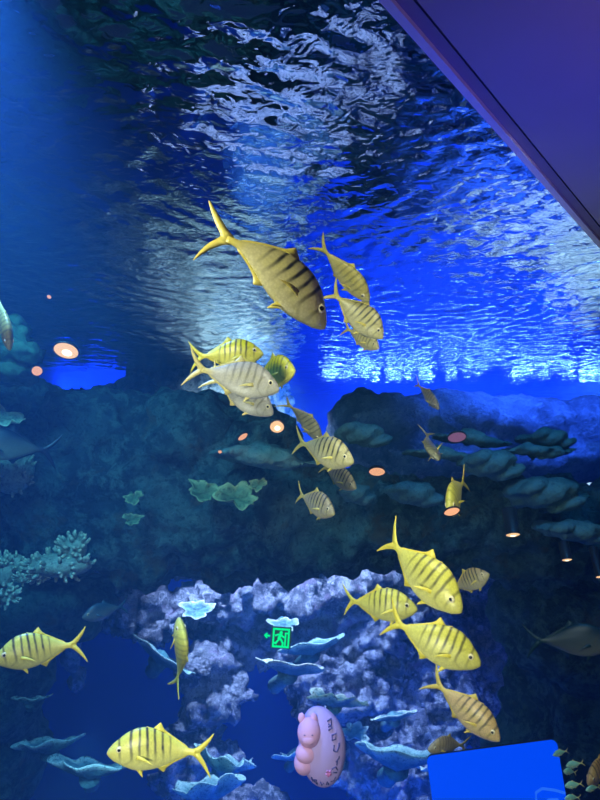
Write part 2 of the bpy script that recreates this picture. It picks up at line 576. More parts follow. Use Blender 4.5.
def fish_mesh(name, bend=0.0, flare=0.35, tall=1.0, arch=0.0):
    bm = bmesh.new()
    lay = bm.verts.layers.float.new('fin')
    NS, NA = 56, 28
    rings = []
    for i in range(NS):
        s = 0.84 * (i / (NS - 1)) ** 1.25
        t, b, w = prof(s, 1) * tall, prof(s, 2) * tall, prof(s, 3)
        c, hh = (t + b) / 2, (t - b) / 2
        ring = []
        for j in range(NA):
            a = 2 * PI * j / NA
            ca, sa = math.cos(a), math.sin(a)
            y = w * math.copysign(abs(ca) ** 0.9, ca)
            # widest a little above the middle, keeled to back and belly
            ring.append(bm.verts.new((0.5 - s, y * (1 - 0.25 * abs(sa) ** 3), c + hh * sa)))
        rings.append(ring)
    for i in range(NS - 1):
        for j in range(NA):
            bm.faces.new((rings[i][j], rings[i][(j + 1) % NA], rings[i + 1][(j + 1) % NA], rings[i + 1][j]))
    bm.faces.new(rings[0])
    bm.faces.new(rings[-1])
    for i in range(NS):
        s = 0.84 * (i / (NS - 1)) ** 1.25
        f = min(1, max(0, (s - 0.70) / 0.10))
        for v in rings[i]:
            v[lay] = f
    side = lambda x, z, w: V((x, w, z))
    # tail
    fin(bm, lay, [(-.30, .024), (-.345, .050), (-.40, .098), (-.45, .150), (-.497, .205), (-.505, .203), (-.475, .135), (-.435, .070), (-.395, .022), (-.382, 0.0), (-.395, -.022),
                  (-.435, -.070), (-.475, -.135), (-.505, -.203), (-.497, -.205), (-.45, -.150), (-.40, -.098), (-.345, -.050), (-.30, -.024)], side, 0.012)
    # spiny and soft dorsal, anal
    fin(bm, lay, [(.20, .160 * tall), (.16, .180 * tall + .004), (.145, .184 * tall + .004), (.11, .170 * tall)], side, 0.008)
    fin(bm, lay, [(.09, .165 * tall), (.035, .205 * tall + .012), (.02, .206 * tall + .012), (-.02, .155 * tall + .008), (-.10, .106 * tall + .012), (-.19, .062 * tall + .01), (-.25, .034 * tall + .006), (-.25, .022), (-.12, .08 * tall), (.0, .145 * tall)], side, 0.008)
    fin(bm, lay, [(.03, -.145 * tall), (-.025, -.175 * tall - .008), (-.042, -.175 * tall - .008), (-.07, -.135 * tall - .010), (-.13, -.095 * tall - .012), (-.20, -.06 * tall - .01), (-.25, -.036 * tall - .006), (-.25, -.022), (-.12, -.08 * tall), (.0, -.135 * tall)], side, 0.008)
    # paired fins
    for q in (-1, 1):
        fl = flare

        def pec(u, v, w, q=q, fl=fl):
            d = -u
            y = 0.068 + d * math.sin(fl) + 0.02 * d
            return V((0.235 + u * math.cos(fl), q * y + w, -0.035 + v))

        fin(bm, lay, [(0.01, .014), (-.05, .014), (-.11, -.008), (-.165, -.042), (-.167, -.045), (-.11, -.032), (-.05, -.020), (0.01, -.014)], pec, 0.005)

        def pel(u, v, w, q=q):
            return V((0.23 + u, q * (0.018 + 0.25 * -v) + w, -0.158 * tall + v))

        fin(bm, lay, [(.02, .012), (-.02, -.012), (-.065, -.058), (-.075, -.058), (-.065, -.02), (-.05, .012)], pel, 0.006)
    # the tail turned down in an even curve
    if arch:
        for v in bm.verts:
            d = 0.16 - v.co.x
            if d > 0:
                t = arch * d
                zz = v.co.z
                v.co.x = 0.16 - math.sin(t) / arch - zz * math.sin(t)
                v.co.z = -(1 - math.cos(t)) / arch + zz * math.cos(t)
    # swim bend
    if bend:
        for v in bm.verts:
            d = 0.12 - v.co.x
            if d > 0:
                v.co.y += bend * d * d * 1.6
                v.co.x += abs(bend) * d * d * 0.35
    bmesh.ops.recalc_face_normals(bm, faces=bm.faces)
    me = bpy.data.meshes.new(name)
    bm.to_mesh(me)
    bm.free()
    me.polygons.foreach_set('use_smooth', [True] * len(me.polygons))
    return me


k = N('barred_golden_fish_skin')
tc = k.n('TexCoord').outputs['Object']
sx = k.n('SeparateXYZ')
k.l(tc, sx.inputs[0])
oi = k.n('ObjectInfo')
warp = k.val('MULTIPLY', k.val('SUBTRACT', k.noise(tc, 6, 2), 0.5), 0.03)
s_ = k.val('ADD', k.val('SUBTRACT', 0.5, sx.outputs[0]), warp)
# bars lean back a little towards the belly
s_ = k.val('ADD', s_, k.val('MULTIPLY', sx.outputs[2], 0.10))
stops = [(0.0, 0.0)]
for c, w, g in ((.118, .008, .85), (.228, .010, 1.0), (.302, .008, .95), (.374, .009, 1.0), (.446, .008, .95), (.516, .008, 1.0), (.585, .005, .7)):
    stops += [(c - w - .010, 0.0), (c - w + .003, g), (c + w - .003, g)] + [(c + w + .010, 0.0)]
stops = stops[:32]
bars = k.ramp(s_, stops)
fade = k.n('MapRange')
k.l(sx.outputs[2], fade.inputs[0])
for i, v in ((1, -.12), (2, .05), (3, 0.0), (4, 1.0)):
    fade.inputs[i].default_value = v
bars = k.val('MULTIPLY', k.val('MULTIPLY', bars, fade.outputs[0]), oi.outputs['Alpha'])
bars = k.val('MULTIPLY', bars, k.val('MULTIPLY_ADD', k.noise(tc, 14, 3), 0.9, 0.5), clamp=True)
finf = k.n('Attribute', attribute_name='fin').outputs['Fac']
base = oi.outputs['Color']
# paler, more silver belly and a yellower back
belly = k.n('MapRange')
k.l(sx.outputs[2], belly.inputs[0])
for i, v in ((1, -.15), (2, .12), (3, 0.0), (4, 1.0)):
    belly.inputs[i].default_value = v
c = k.mix(belly.outputs[0], k.mix(0.28, base, (0.80, 0.78, 0.55)), base)
scales = k.n('TexVoronoi')
scales.inputs['Scale'].default_value = 60
k.l(tc, scales.inputs['Vector'])
c = k.mix(k.val('MULTIPLY', scales.outputs[0], 0.35), c, (0.25, 0.22, 0.10), 'MULTIPLY')
mott = k.noise(tc, 11, 4)
c = k.mix(k.val('MULTIPLY', k.ramp(mott, [(0.45, 0.0), (0.75, 0.5)]), k.val('MINIMUM', oi.outputs['Alpha'], 1.0)), c, (0.62, 0.56, 0.10))
c = k.mix(bars, c, (0.022, 0.022, 0.018))
# gill cover line and mouth
gill = k.n('VectorMath', operation='DISTANCE')
k.l(tc, gill.inputs[0])
gill.inputs[1].default_value = (0.345, 0, -0.015)
gl_ = k.ramp(gill.outputs['Value'], [(0.0, 0.0), (0.098, 0.0), (0.106, 0.3), (0.112, 0.3), (0.120, 0.0)])
gl_ = k.val('MULTIPLY', gl_, k.val('LESS_THAN', sx.outputs[0], 0.33))
c = k.mix(gl_, c, (0.15, 0.12, 0.03))
fc = k.mix(k.ramp(k.noise(tc, 25, 3), [(0.3, 0.0), (0.7, 1.0)]), (0.70, 0.52, 0.03), (0.85, 0.72, 0.08))
fc = k.mix(k.val('SUBTRACT', 1.0, k.val('MULTIPLY', k.val('MINIMUM', k.val('MULTIPLY', oi.outputs['Alpha'], 10.0), 1.0), 0.65)), fc, base)
c = k.mix(finf, c, fc)
bs = k.bsdf(c, 0.38, 0.05, k.bump(scales.outputs[0], 0.15, 0.003), 0.5)
M['fish'] = k.m

k = N('fish_eye_white')
tc = k.n('TexCoord').outputs['Object']
k.bsdf(k.mix(k.noise(tc, 9, 3), (0.75, 0.62, 0.22), (0.85, 0.80, 0.55)), 0.2)
M['eye'] = k.m
M['pupil'] = plain('fish_pupil_black', (0.006, 0.006, 0.008), 0.1)

FISH = {}
for nm, bend, flare, tall in (('straight', 0.0, 0.25, 1.08), ('bent', 0.22, 0.30, 1.14), ('curled', -0.35, 0.30, 1.0), ('spread', 0.15, 1.1, 0.95), ('deep', 0.1, 0.3, 1.2), ('slim', 0.10, 0.22, 0.92)):
    me = fish_mesh('trevally_body', bend, flare, tall, 0.85 if nm == 'slim' else 0.0)
    me.materials.append(M['fish'])
    FISH[nm] = me
eb = bmesh.new()
bmesh.ops.create_uvsphere(eb, u_segments=14, v_segments=10, radius=1)
EYE = bpy.data.meshes.new('eye')
eb.to_mesh(EYE)
EYE.polygons.foreach_set('use_smooth', [True] * len(EYE.polygons))
EYE.materials.append(M['eye'])
PUP = bpy.data.meshes.new('pupil')
eb.to_mesh(PUP)
eb.free()
PUP.polygons.foreach_set('use_smooth', [True] * len(PUP.polygons))
PUP.materials.append(M['pupil'])


def put_fish(T, Nn, D, L, sign, roll, shape, color, bars, label, group, name='trevally', eyes=True, flip=False):
    """T, Nn: tail and nose in the picture, D: distance, L: least length; the rest of the length is turned in depth"""
    T, Nn = V(T), V(Nn)
    ln = (Nn - T).length * D / FPX
    L = max(L, ln)
    cphi = min(1.0, ln / L)
    phi = math.acos(cphi) * sign
    c = (T + Nn) / 2
    pos = at(c.x, c.y, D)
    ray = (pos - CAM).normalized()
    d2 = (Nn - T).normalized()
    img = (RT * d2.x - UP * d2.y)
    img = (img - ray * img.dot(ray)).normalized()
    h = (img * math.cos(phi) - ray * math.sin(phi)).normalized()
    up = UP if abs(d2.y) < 0.93 else RT
    z = (up - h * up.dot(h)).normalized()
    # roll turns the back towards the viewer
    tow = (-ray - h * (-ray).dot(h))
    tow = (tow - z * tow.dot(z))
    if tow.length > 1e-4:
        tow.normalize()
        z = (z * math.cos(math.radians(roll)) + tow * math.sin(math.radians(roll))).normalized()
    y = z.cross(h).normalized()
    if D > 0:
        pass
    o = bpy.data.objects.new(name, FISH[shape])
    COL.objects.link(o)
    m = Matrix((h, y, z)).transposed().to_4x4()
    m.translation = pos
    o.matrix_world = m @ Matrix.Scale(L, 4)
    o.color = (*color, bars)
    tag(o, label, 'fish', group)
    if eyes:
        for q in (-1, 1):
            e = bpy.data.objects.new('eye', EYE)
            COL.objects.link(e)
            e.parent = o
            e.location = (0.385, q * 0.0515, 0.028)
            e.scale = (0.032, 0.012, 0.032)
            p = bpy.data.objects.new('pupil', PUP)
            COL.objects.link(p)
            p.parent = e
            p.location = (0.05, q * 0.55, 0)
            p.scale = (0.58, 0.58, 0.58)
    return o


YEL = (0.74, 0.70, 0.09)
VIV = (0.88, 0.80, 0.02)
OLI = (0.62, 0.54, 0.20)
SIL = (0.55, 0.52, 0.40)
BRN = (0.42, 0.34, 0.17)
ORA = (0.78, 0.52, 0.18)
G = 'golden barred trevallies swimming in the tank'
fishes = [
    ((222, 206), (327, 327), 1.80, .44, 1, -8, 'slim', (0.66, 0.57, 0.18), 1.15, 'largest fish of all, olive with bold black bars, diving under the ripples'),
    ((316, 241), (370, 301), 2.9, .36, 1, 66, 'straight', (0.68, 0.56, 0.12), .45, 'slim yellow fish diving just beside the largest barred fish'),
    ((327, 288), (384, 337), 3.0, .36, 1, 15, 'straight', OLI, .9, 'olive barred fish under the slim yellow diver'),
    ((342, 326), (379, 347), 3.3, .27, 1, 10, 'straight', OLI, .6, 'small olive fish tucked beneath the olive barred diver'),
    ((190, 357), (263, 352), 2.8, .33, 1, 0, 'straight', VIV, .95, 'vivid yellow barred fish swimming level above the silvery fish'),
    ((250, 375), (294, 369), 3.1, .36, 1, 0, 'deep', VIV, .6, 'vivid yellow fish turned towards the glass beside the silvery nose'),
    ((187, 366), (280, 388), 2.55, .38, 1, 0, 'straight', SIL, .5, 'silvery grey faintly barred fish overlapping the vivid yellow pair'),
    ((207, 374), (274, 413), 2.75, .33, 1, 0, 'straight', SIL, .5, 'silvery fish underneath, its nose down by the bright lamp'),
    ((287, 394), (322, 442), 3.4, .32, -1, 45, 'curled', (0.30, 0.28, 0.14), .6, 'dusky fish with its tail straight up behind a barred fish'),
    ((290, 440), (353, 460), 3.0, .36, 1, 4, 'deep', OLI, 1.0, 'barred olive fish close to the bright warm lamp'),
    ((318, 464), (356, 487), 3.7, .30, 1, 8, 'deep', BRN, 1.0, 'brown barred fish between two larger barred fish, over the small teal rock'),
    ((293, 492), (334, 512), 3.4, .33, 1, 0, 'deep', BRN, 1.0, 'brown barred fish with a bright yellow tail, lowest by the rock arch'),
    ((415, 381), (439, 408), 4.2, .28, 1, 25, 'straight', (0.40, 0.33, 0.24), .35, 'small dull brown fish diving in front of the glints and ridge'),
    ((423, 432), (437, 459), 3.9, .34, 1, 60, 'spread', (0.48, 0.45, 0.24), .4, 'small fish seen head-on with its fins spread by the pink oval lamp'),
    ((463, 477), (449, 510), 3.0, .36, 1, -8, 'deep', YEL, .3, 'yellow fish turned head down in front of a warm lamp'),
    ((376, 534), (459, 606), 2.3, .42, 1, 0, 'bent', YEL, .8, 'big yellow fish nosing down, highest of the big yellow trio'),
    ((447, 591), (488, 573), 3.5, .28, 1, 0, 'deep', BRN, 1.0, 'small brown barred fish nosing up behind the big yellow fish'),
    ((337, 602), (416, 607), 2.75, .36, 1, 0, 'bent', YEL, .85, 'yellow barred fish half covered by a tail, middle of the yellow trio'),
    ((382, 620), (478, 661), 2.4, .38, 1, 0, 'bent', YEL, .85, 'big yellow fish crossing in front, lowest of the yellow trio'),
    ((431, 679), (496, 735), 2.9, .39, 1, 0, 'straight', ORA, .85, 'orange tinged barred fish diving above the blue screen'),
    ((85, 640), (-1, 657), 2.9, .39, 1, 0, 'bent', YEL, .95, 'yellow barred fish facing out of the picture over the ledge corals'),
    ((214, 748), (109, 750), 2.4, .39, 1, 0, 'bent', YEL, .95, 'long yellow barred fish swimming level near the bottom corals'),
    ((183, 688), (180, 621), 3.1, .38, 1, 58, 'bent', YEL, .3, 'slim yellow fish seen upright from its back before the mauve rock'),
    ((467, 743), (429, 748), 3.7, .30, 1, 10, 'deep', (0.55, 0.42, 0.20), .4, 'tan fish peeping out from behind the blue screen'),
    ((614, 752), (588, 782), 3.3, .30, 1, 0, 'deep', ORA, .7, 'orange fish cut off by the picture edge beside the tiny green fish'),
    ((-3, 290), (10, 348), 3.0, .34, 1, 60, 'straight', (0.52, 0.46, 0.12), .5, 'yellow tailed fish cut off at the edge beside the leafy green coral'),
]
for a in fishes:
    put_fish(*a, G)
DIM = 'fish coloured dark as if unlit, by the rocks'  # unlit look is put into their dark skin colours
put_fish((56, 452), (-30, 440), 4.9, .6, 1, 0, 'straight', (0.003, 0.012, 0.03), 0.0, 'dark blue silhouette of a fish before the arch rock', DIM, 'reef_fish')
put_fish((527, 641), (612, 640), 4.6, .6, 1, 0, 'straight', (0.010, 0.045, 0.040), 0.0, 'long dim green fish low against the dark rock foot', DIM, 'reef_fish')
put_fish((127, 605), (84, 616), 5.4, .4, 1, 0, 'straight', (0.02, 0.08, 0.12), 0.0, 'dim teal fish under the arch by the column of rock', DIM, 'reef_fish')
TINY = 'tiny green fish by the blue screen'
for (x0, y0, x1, y1, lab) in ((568, 750, 553, 755, 'tiny green fish highest of the cluster at the screen corner'), (584, 762, 566, 766, 'tiny green fish with the longest tail near the screen corner'),
                              (576, 772, 564, 771, 'smallest tiny green fish beside the screen'), (583, 783, 565, 786, 'plump tiny green fish beside the screen'),
                              (580, 797, 565, 798, 'tiny green fish lowest beside the screen'), (600, 786, 586, 790, 'tiny green fish under the orange fish')):
    put_fish((x0, y0), (x1, y1), 3.0, .08, 1, 5, 'deep', (0.20, 0.62, 0.50), 0.1, lab, TINY, 'chromis')

# ------------------------------------------------------------------ corals


def plate(name, x, y, d, rx, ry, mat, label, seed, tilt=0, cup=0.25, ruffle=0.18, nod=0.0, group=None):
    """a ruffled plate coral on a short foot; rx in px, ry the depth as share of rx"""
    rng = random.Random(seed)
    s = d / FPX
    R = rx * s
    bm = bmesh.new()
    lay = bm.verts.layers.float.new('rim')
    NA, NR = 56, 9
    ph = [rng.random() * 7 for _ in range(6)]

    def rad(a):
        return 1 + ruffle * (0.6 * math.sin(3 * a + ph[0]) + 0.5 * math.sin(5 * a + ph[1]) + 0.35 * math.sin(9 * a + ph[2]))

    def pt(r, a, dz):
        q = rad(a) if r > 0.3 else 1
        z = cup * R * (r ** 2) + ruffle * R * 0.35 * r * r * math.sin(6 * a + ph[3]) + ruffle * R * 0.25 * r * math.sin(2 * a + ph[4])
        rr = r * (1 + (q - 1) * r)
        return V((R * rr * math.cos(a), R * ry * rr * math.sin(a), z + dz))

    th = 0.06 * R + 0.008
    top, bot = [], []
    for i in range(1, NR + 1):
        r = i / NR
        top.append([bm.verts.new(pt(r, 2 * PI * j / NA, th * 0.5 * (1 - 0.6 * r))) for j in range(NA)])
        bot.append([bm.verts.new(pt(r, 2 * PI * j / NA, -th * 0.5 * (1 - 0.6 * r) - th * 1.2 * (1 - r))) for j in range(NA)])
    c0, c1 = bm.verts.new((0, 0, th * .5)), bm.verts.new((0, 0, -th * 2))
    for j in range(NA):
        j2 = (j + 1) % NA
        bm.faces.new((c0, top[0][j], top[0][j2]))
        bm.faces.new((c1, bot[0][j2], bot[0][j]))
        for i in range(NR - 1):
            bm.faces.new((top[i][j], top[i + 1][j], top[i + 1][j2], top[i][j2]))
            bm.faces.new((bot[i][j], bot[i][j2], bot[i + 1][j2], bot[i + 1][j]))
        bm.faces.new((top[-1][j], bot[-1][j], bot[-1][j2], top[-1][j2]))
    for L in (top, bot):
        for i in range(NR):
            f = max(0, (i + 1 - (NR - 3)) / 3)
            for v in L[i]:
                v[lay] = f
    add_tube(bm, [(0, 1.1 * R, -0.45 * R), (0.05 * R, 0.5 * R, -0.22 * R), (0, 0.1 * R, -th)], [0.22 * R, 0.2 * R, 0.3 * R], 12)
    for v in bm.verts:
        w = noise.noise_vector(v.co * (3.5 / R) + V((seed, 0, 0)))
        v.co += w * 0.035 * R
    o = from_bm(name, bm, mat)
    o.location = at(x, y, d)
    o.rotation_euler = (math.radians(nod), math.radians(tilt), rng.random() * 0.5)
    return tag(o, label, 'coral', group)


GP = 'plate corals on the rocks'
plates = [
    (290, 670, 7.6, 36, .55, 'coral_pale', 'ruffled pale plate coral directly beneath the green exit sign', 12, .15, .12),
    (312, 650, 8.4, 34, .5, 'coral_teal', 'thin teal plate coral beside the green exit sign', -4, .2, .14),
    (335, 703, 7.0, 28, .6, 'coral_pale', 'bright jagged plate coral above the pink bear toy', 10, .2, .3),
    (394, 717, 8.2, 25, .35, 'coral_pale', 'thin straight plate coral under the tail of the orange fish', -4, .08, .08),
    (398, 764, 7.4, 44, .6, 'coral_teal', 'wide cupped plate coral between the pink toy and blue screen', 8, .3, .14),
    (48, 749, 5.9, 31, .6, 'coral_teal', 'teal ledge coral, upper of the two ledges near the bottom', -3, .25, .18),
    (90, 773, 5.7, 37, .55, 'coral_teal', 'long teal ledge coral, lower of the two near the bottom', 8, .25, .18),
    (30, 701, 5.9, 17, .5, 'coral_teal', 'little teal ledge coral under the fish facing outward', 3, .2, .2),
    (160, 658, 8.4, 36, .45, 'coral_teal', 'slanting teal plate coral behind the upright slim fish', 32, .12, .1),
    (196, 612, 8.6, 16, .7, 'coral_pale', 'round bright coral head above the upright slim fish', 0, .3, .25),
    (283, 627, 8.8, 14, .6, 'coral_pale', 'small bright coral sitting just on top of the exit sign', 0, .3, .25),
    (300, 757, 8.8, 26, .5, 'coral_teal', 'dim plate coral hidden low behind the pink toy', 0, .2, .2),
    (355, 735, 8.6, 14, .6, 'coral_pale', 'tiny bright coral between the toy and the cupped plate', 0, .3, .3),
    (445, 770, 8.6, 26, .5, 'coral_pale', 'pale plate coral running behind the blue screen', -8, .2, .2),
    (5, 780, 7.6, 10, .6, 'coral_teal', 'small pale coral tip at the bottom edge by the ledges', 0, .2, .2),
    (222, 770, 8.0, 30, .6, 'coral_teal', 'teal leafy coral on the stack behind the lowest yellow fish', 20, .4, .3),
    (208, 798, 7.6, 34, .6, 'coral_teal', 'teal leafy coral cut off by the bottom edge', -10, .4, .3),
]
for i, (x, y, d, rx, ry, m, lab, tl, cup, ruf) in enumerate(plates):
    plate('plate_coral', x, y, d, rx, ry, M[m], lab, i * 3 + 1, tl, cup, ruf, 38 if rx < 17 else -14, GP)
GL = 'leaf corals on the arch face'
for i, (x, y, d, rx, m, lab, tl, nod) in enumerate((
        (203, 494, 5.25, 17, 'coral_green', 'curled green leaf coral in the middle of the arch face', 8, 55),
        (236, 499, 5.2, 20, 'coral_green', 'spread green leaf coral drooping along the arch face', 14, 50),
        (258, 486, 5.2, 9, 'coral_green', 'small green leaf coral on the end of the drooping one', -20, 55),
        (134, 499, 5.3, 9, 'coral_green', 'small bright green leaf coral alone on dark rock', -25, 60),
        (132, 520, 5.3, 9, 'coral_green', 'small dull green leaf coral below the bright one', 0, 60),
        (6, 420, 5.0, 16, 'coral_stub', 'pale green coral fan over the dark fish silhouette', 20, 40))):
    plate('leaf_coral', x, y, d, rx, 0.7, M[m], lab, 100 + i, tl, .35, .3, nod, GL)


def stubby(name, lumps, mat, label, seed, n, size):
    """a clump of stubby knobs grown over a low mound"""
    rng = random.Random(seed)
    bm = bmesh.new()
    lay = bm.verts.layers.float.new('rim')
    o0 = at(*lumps[0][:3])
    for (px, py, d, rx, ry) in lumps:
        s = d / FPX
        c = at(px, py, d) - o0
        add_ball(bm, c, (rx * s, 0.7 * rx * s, ry * s), 3)
        for _ in range(n):
            u = rng.uniform(-1, 1)
            a = rng.uniform(0, 2 * PI)
            q = math.sqrt(1 - u * u)
            dirv = V((q * math.cos(a), -abs(q * math.sin(a)), u))
            p = c + V((dirv.x * rx * s, dirv.y * 0.7 * rx * s, dirv.z * ry * s))
            e = p + (dirv + V((0, -0.2, 0.5))).normalized() * size * rng.uniform(.6, 1.3)
            k0 = len(bm.verts)
            add_tube(bm, [p - dirv * 0.02, (p + e) / 2 + V((rng.uniform(-.2, .2), 0, rng.uniform(-.2, .2))) * size, e], [size * .34, size * .30, size * .16], 7)
            bm.verts.ensure_lookup_table()
            for v in bm.verts[k0 + 14:]:
                v[lay] = 0.9
    o = from_bm(name, bm, mat)
    o.location = o0
    return tag(o, label, 'coral', 'stubby corals on the rocks')


stubby('finger_coral', [(60, 565, 5.2, 32, 12), (74, 548, 5.2, 13, 13), (40, 568, 5.2, 14, 10)], M['coral_stub'], 'knobbly grey-green finger coral on the foot of the arch', 3, 46, .055)
stubby('finger_coral', [(14, 564, 5.2, 13, 10)], M['coral_stub'], 'small round finger coral beside the big knobbly one', 4, 30, .04)
stubby('finger_coral', [(2, 572, 5.1, 11, 16), (6, 596, 5.1, 12, 8)], M['coral_stub'], 'pale finger coral cut off by the edge under the arch', 5, 34, .05)
stubby('finger_coral', [(22, 578, 5.1, 7, 5)], M['coral_stub'], 'tiny finger coral under the small round one', 6, 20, .03)
stubby('finger_coral', [(12, 470, 5.4, 22, 24)], M['coral_stub'], 'grey finger coral mound below the dark fish silhouette', 8, 40, .05)

# the green leafy mound at the left edge, over the ridge
lm = rock('leafy_coral', [(10, 345, 4.6, 28, 20, .2), (28, 352, 4.6, 16, 12, .2), (18, 332, 4.7, 14, 12, .15), (-20, 350, 4.6, 30, 26, .25), (0, 372, 4.7, 40, 14, .25)], M['coral_dim'], 0.018, 0.16, 0.22, 0.14, 0.06)
tag(lm, 'leafy green coral mound at the picture edge beside the warm lamps', 'coral')

# ------------------------------------------------------------------ lamp reflections in the pane, built as solid lamps in the tank
M['warm'] = glow('warm_lamp_lens', (1.0, 0.44, 0.22), 1.15)
M['hot'] = glow('hot_lamp_lens', (1.0, 0.55, 0.26), 1.35)
M['bulb'] = glow('lamp_bulb_light', (1.0, 0.85, 0.55), 2.5)
M['pinkish'] = glow('dim_pink_lamp_lens', (0.55, 0.22, 0.42), 0.45)


def lamp(x, y, d, r, h, label, lens, squash=0.5, tilt=0.0, can_px=None):
    s = d / FPX
    root = empty('spotlight', at(x, y, d))
    root.rotation_euler = (0, math.radians(tilt), 0)
    tag(root, label, 'lamp', 'reflected warm spotlights')
    R = r * s
    H = h * s
    nod = Matrix.Rotation(math.asin(min(1, squash)), 3, 'X')
    bm = bmesh.new()
    n = 28
    prof_ = [(R * 0.98, 0.0), (R * 1.08, 0.0), (R * 1.08, R * 0.12), (R * 1.02, R * 0.2), (R * 1.02, H), (R * 0.7, H * 1.02 + 0.003)]
    rings = [[bm.verts.new((rr * math.cos(2 * PI * j / n), rr * math.sin(2 * PI * j / n), zz)) for j in range(n)] for rr, zz in prof_]
    for a, b in zip(rings, rings[1:]):
        for j in range(n):
            bm.faces.new((a[j], a[(j + 1) % n], b[(j + 1) % n], b[j]))
    bm.faces.new(rings[-1])
    can = from_bm('can', bm, M['black'], root)
    bm = bmesh.new()
    rings = []
    for rr, zz in ((R, 0.004), (R * 0.8, -R * 0.04), (R * 0.45, -R * 0.07)):
        rings.append([bm.verts.new((rr * math.cos(2 * PI * j / n), rr * math.sin(2 * PI * j / n), zz)) for j in range(n)])
    for a, b in zip(rings, rings[1:]):
        for j in range(n):
            bm.faces.new((a[j], a[(j + 1) % n], b[(j + 1) % n], b[j]))
    bm.faces.new(rings[-1])
    lens_o = from_bm('lens', bm, lens, root)
    if lens is M['hot'] and R > 0.03:
        bm = bmesh.new()
        add_ball(bm, V((R * 0.05, R * 0.15, -R * 0.06)), (R * 0.42, R * 0.42, R * 0.10), 3)
        from_bm('bulb', bm, M['bulb'], root)
    root.rotation_euler = (-math.asin(min(1, squash)), math.radians(tilt), 0)
    return root


lamp(66, 351, 4.2, 12, 2.5, 'large round reflected warm lamp glowing above the blue gap', M['hot'], .5, 0)
lamp(37, 371, 4.3, 5, 2, 'small reflected warm lamp beside the leafy green mound', M['warm'], .8, -40)
lamp(49, 297, 4.2, 2.2, 1, 'pinpoint reflected warm lamp high above the large round lamp', M['warm'], .7, 0)
lamp(277, 427, 4.4, 7, 2.5, 'brightest reflected warm lamp over the rock beside the silvery noses', M['hot'], .8, 0)
lamp(243, 437, 4.6, 5.5, 2, 'small slanted reflected warm lamp over the arch near the brightest lamp', M['warm'], .35, -35)
lamp(220, 452, 4.8, 2, 1, 'pinpoint reflected warm lamp over the dark arch rock', M['warm'], .8, 0)
lamp(377, 472, 4.6, 8, 3, 'oval reflected warm lamp alone over the blunt teal slab', M['warm'], .5, 4)
lamp(452, 512, 2.72, 8, 2, 'reflected warm lamp under the head-down yellow fish', M['warm'], .55, -8)
lamp(457, 437.5, 5.0, 9, 2, 'dim pink reflected oval lamp beside the small spiky fish', M['pinkish'], .5, 0)
lamp(513, 535, 4.6, 7, 27, 'reflected warm lamp in a tall black can below the tilted slab', M['hot'], .35, 0)
lamp(567, 560, 4.6, 5, 18, 'reflected warm lamp in a short black can under the teal slab', M['hot'], .35, 0)
lamp(600, 577, 4.6, 4, 30, 'reflected warm lamp in a black can cut off by the edge', M['hot'], .4, 0)

# ------------------------------------------------------------------ exit sign, a pane reflection built as a solid sign
M['exit'] = glow('exit_green_light', (0.0, 1.0, 0.28), 1.1)
M['exit_dark'] = plain('exit_backing', (0.005, 0.05, 0.03), 0.5)
sd = 3.6
ps = sd / FPX
sign = empty('exit_sign_reflection', at(281, 638, sd))
sign.rotation_euler = (math.radians(6), math.radians(4), 0)
tag(sign, 'reflected glowing green running figure exit sign with an arrow', 'sign')


def px_box(bm, x, y, w, h, th=0.006, rot=0.0, dy=0.0):
    add_box(bm, (w * ps, th, h * ps), Matrix.Translation((x * ps, dy, y * ps)) @ Matrix.Rotation(math.radians(rot), 4, 'Y'))


bm = bmesh.new()
px_box(bm, 0, 0, 20, 21, 0.012, 0, 0.008)
from_bm('backing', bm, M['exit_dark'], sign, False)
bm = bmesh.new()
for b in ((-7.6, 0, 1.8, 18), (7.6, 0, 1.8, 18), (0, 8.6, 17, 1.8), (0, -8.6, 17, 1.8), (4.4, -1, 1.6, 13), (5.8, 5, 3, 1.4)):
    px_box(bm, *b)
from_bm('door_symbol', bm, M['exit'], sign, False)
bm = bmesh.new()
add_ball(bm, V((-0.2 * ps, -0.002, 5.4 * ps)), (1.7 * ps, 0.005, 1.7 * ps), 2)
for b in ((-1.2, 1.6, 3.0, 6, .006, 22), (-4.0, 2.8, 4.4, 1.6, .006, -20), (1.8, 1.6, 4.0, 1.6, .006, 30), (-3.4, -3.2, 1.9, 5.5, .006, 40), (-5.4, -5.4, 3.2, 1.7, .006, 10), (0.9, -3.0, 1.9, 5.0, .006, -30), (2.0, -6.2, 1.9, 4, .006, 6)):
    px_box(bm, *b)
from_bm('running_figure', bm, M['exit'], sign, False)
bm = bmesh.new()
px_box(bm, -13.5, 1.5, 5, 1.5)
px_box(bm, -15.3, 2.6, 4, 1.3, .006, -45)
px_box(bm, -15.3, 0.4, 4, 1.3, .006, 45)
from_bm('arrow', bm, M['exit'], sign, False)

# ------------------------------------------------------------------ blue screen, a pane reflection built as a solid panel
M['screen'] = glow('blue_screen_light', (0.0, 0.075, 1.0), 1.0)
M['swirl'] = glow('pale_screen_mark', (0.02, 0.16, 1.0), 1.0)
sd2 = 3.2
q = sd2 / FPX
scr = empty('screen', at(499, 797, sd2))
scr.rotation_euler = (0, math.radians(-7), 0)
tag(scr, 'reflected glowing plain blue screen at the bottom', 'screen')


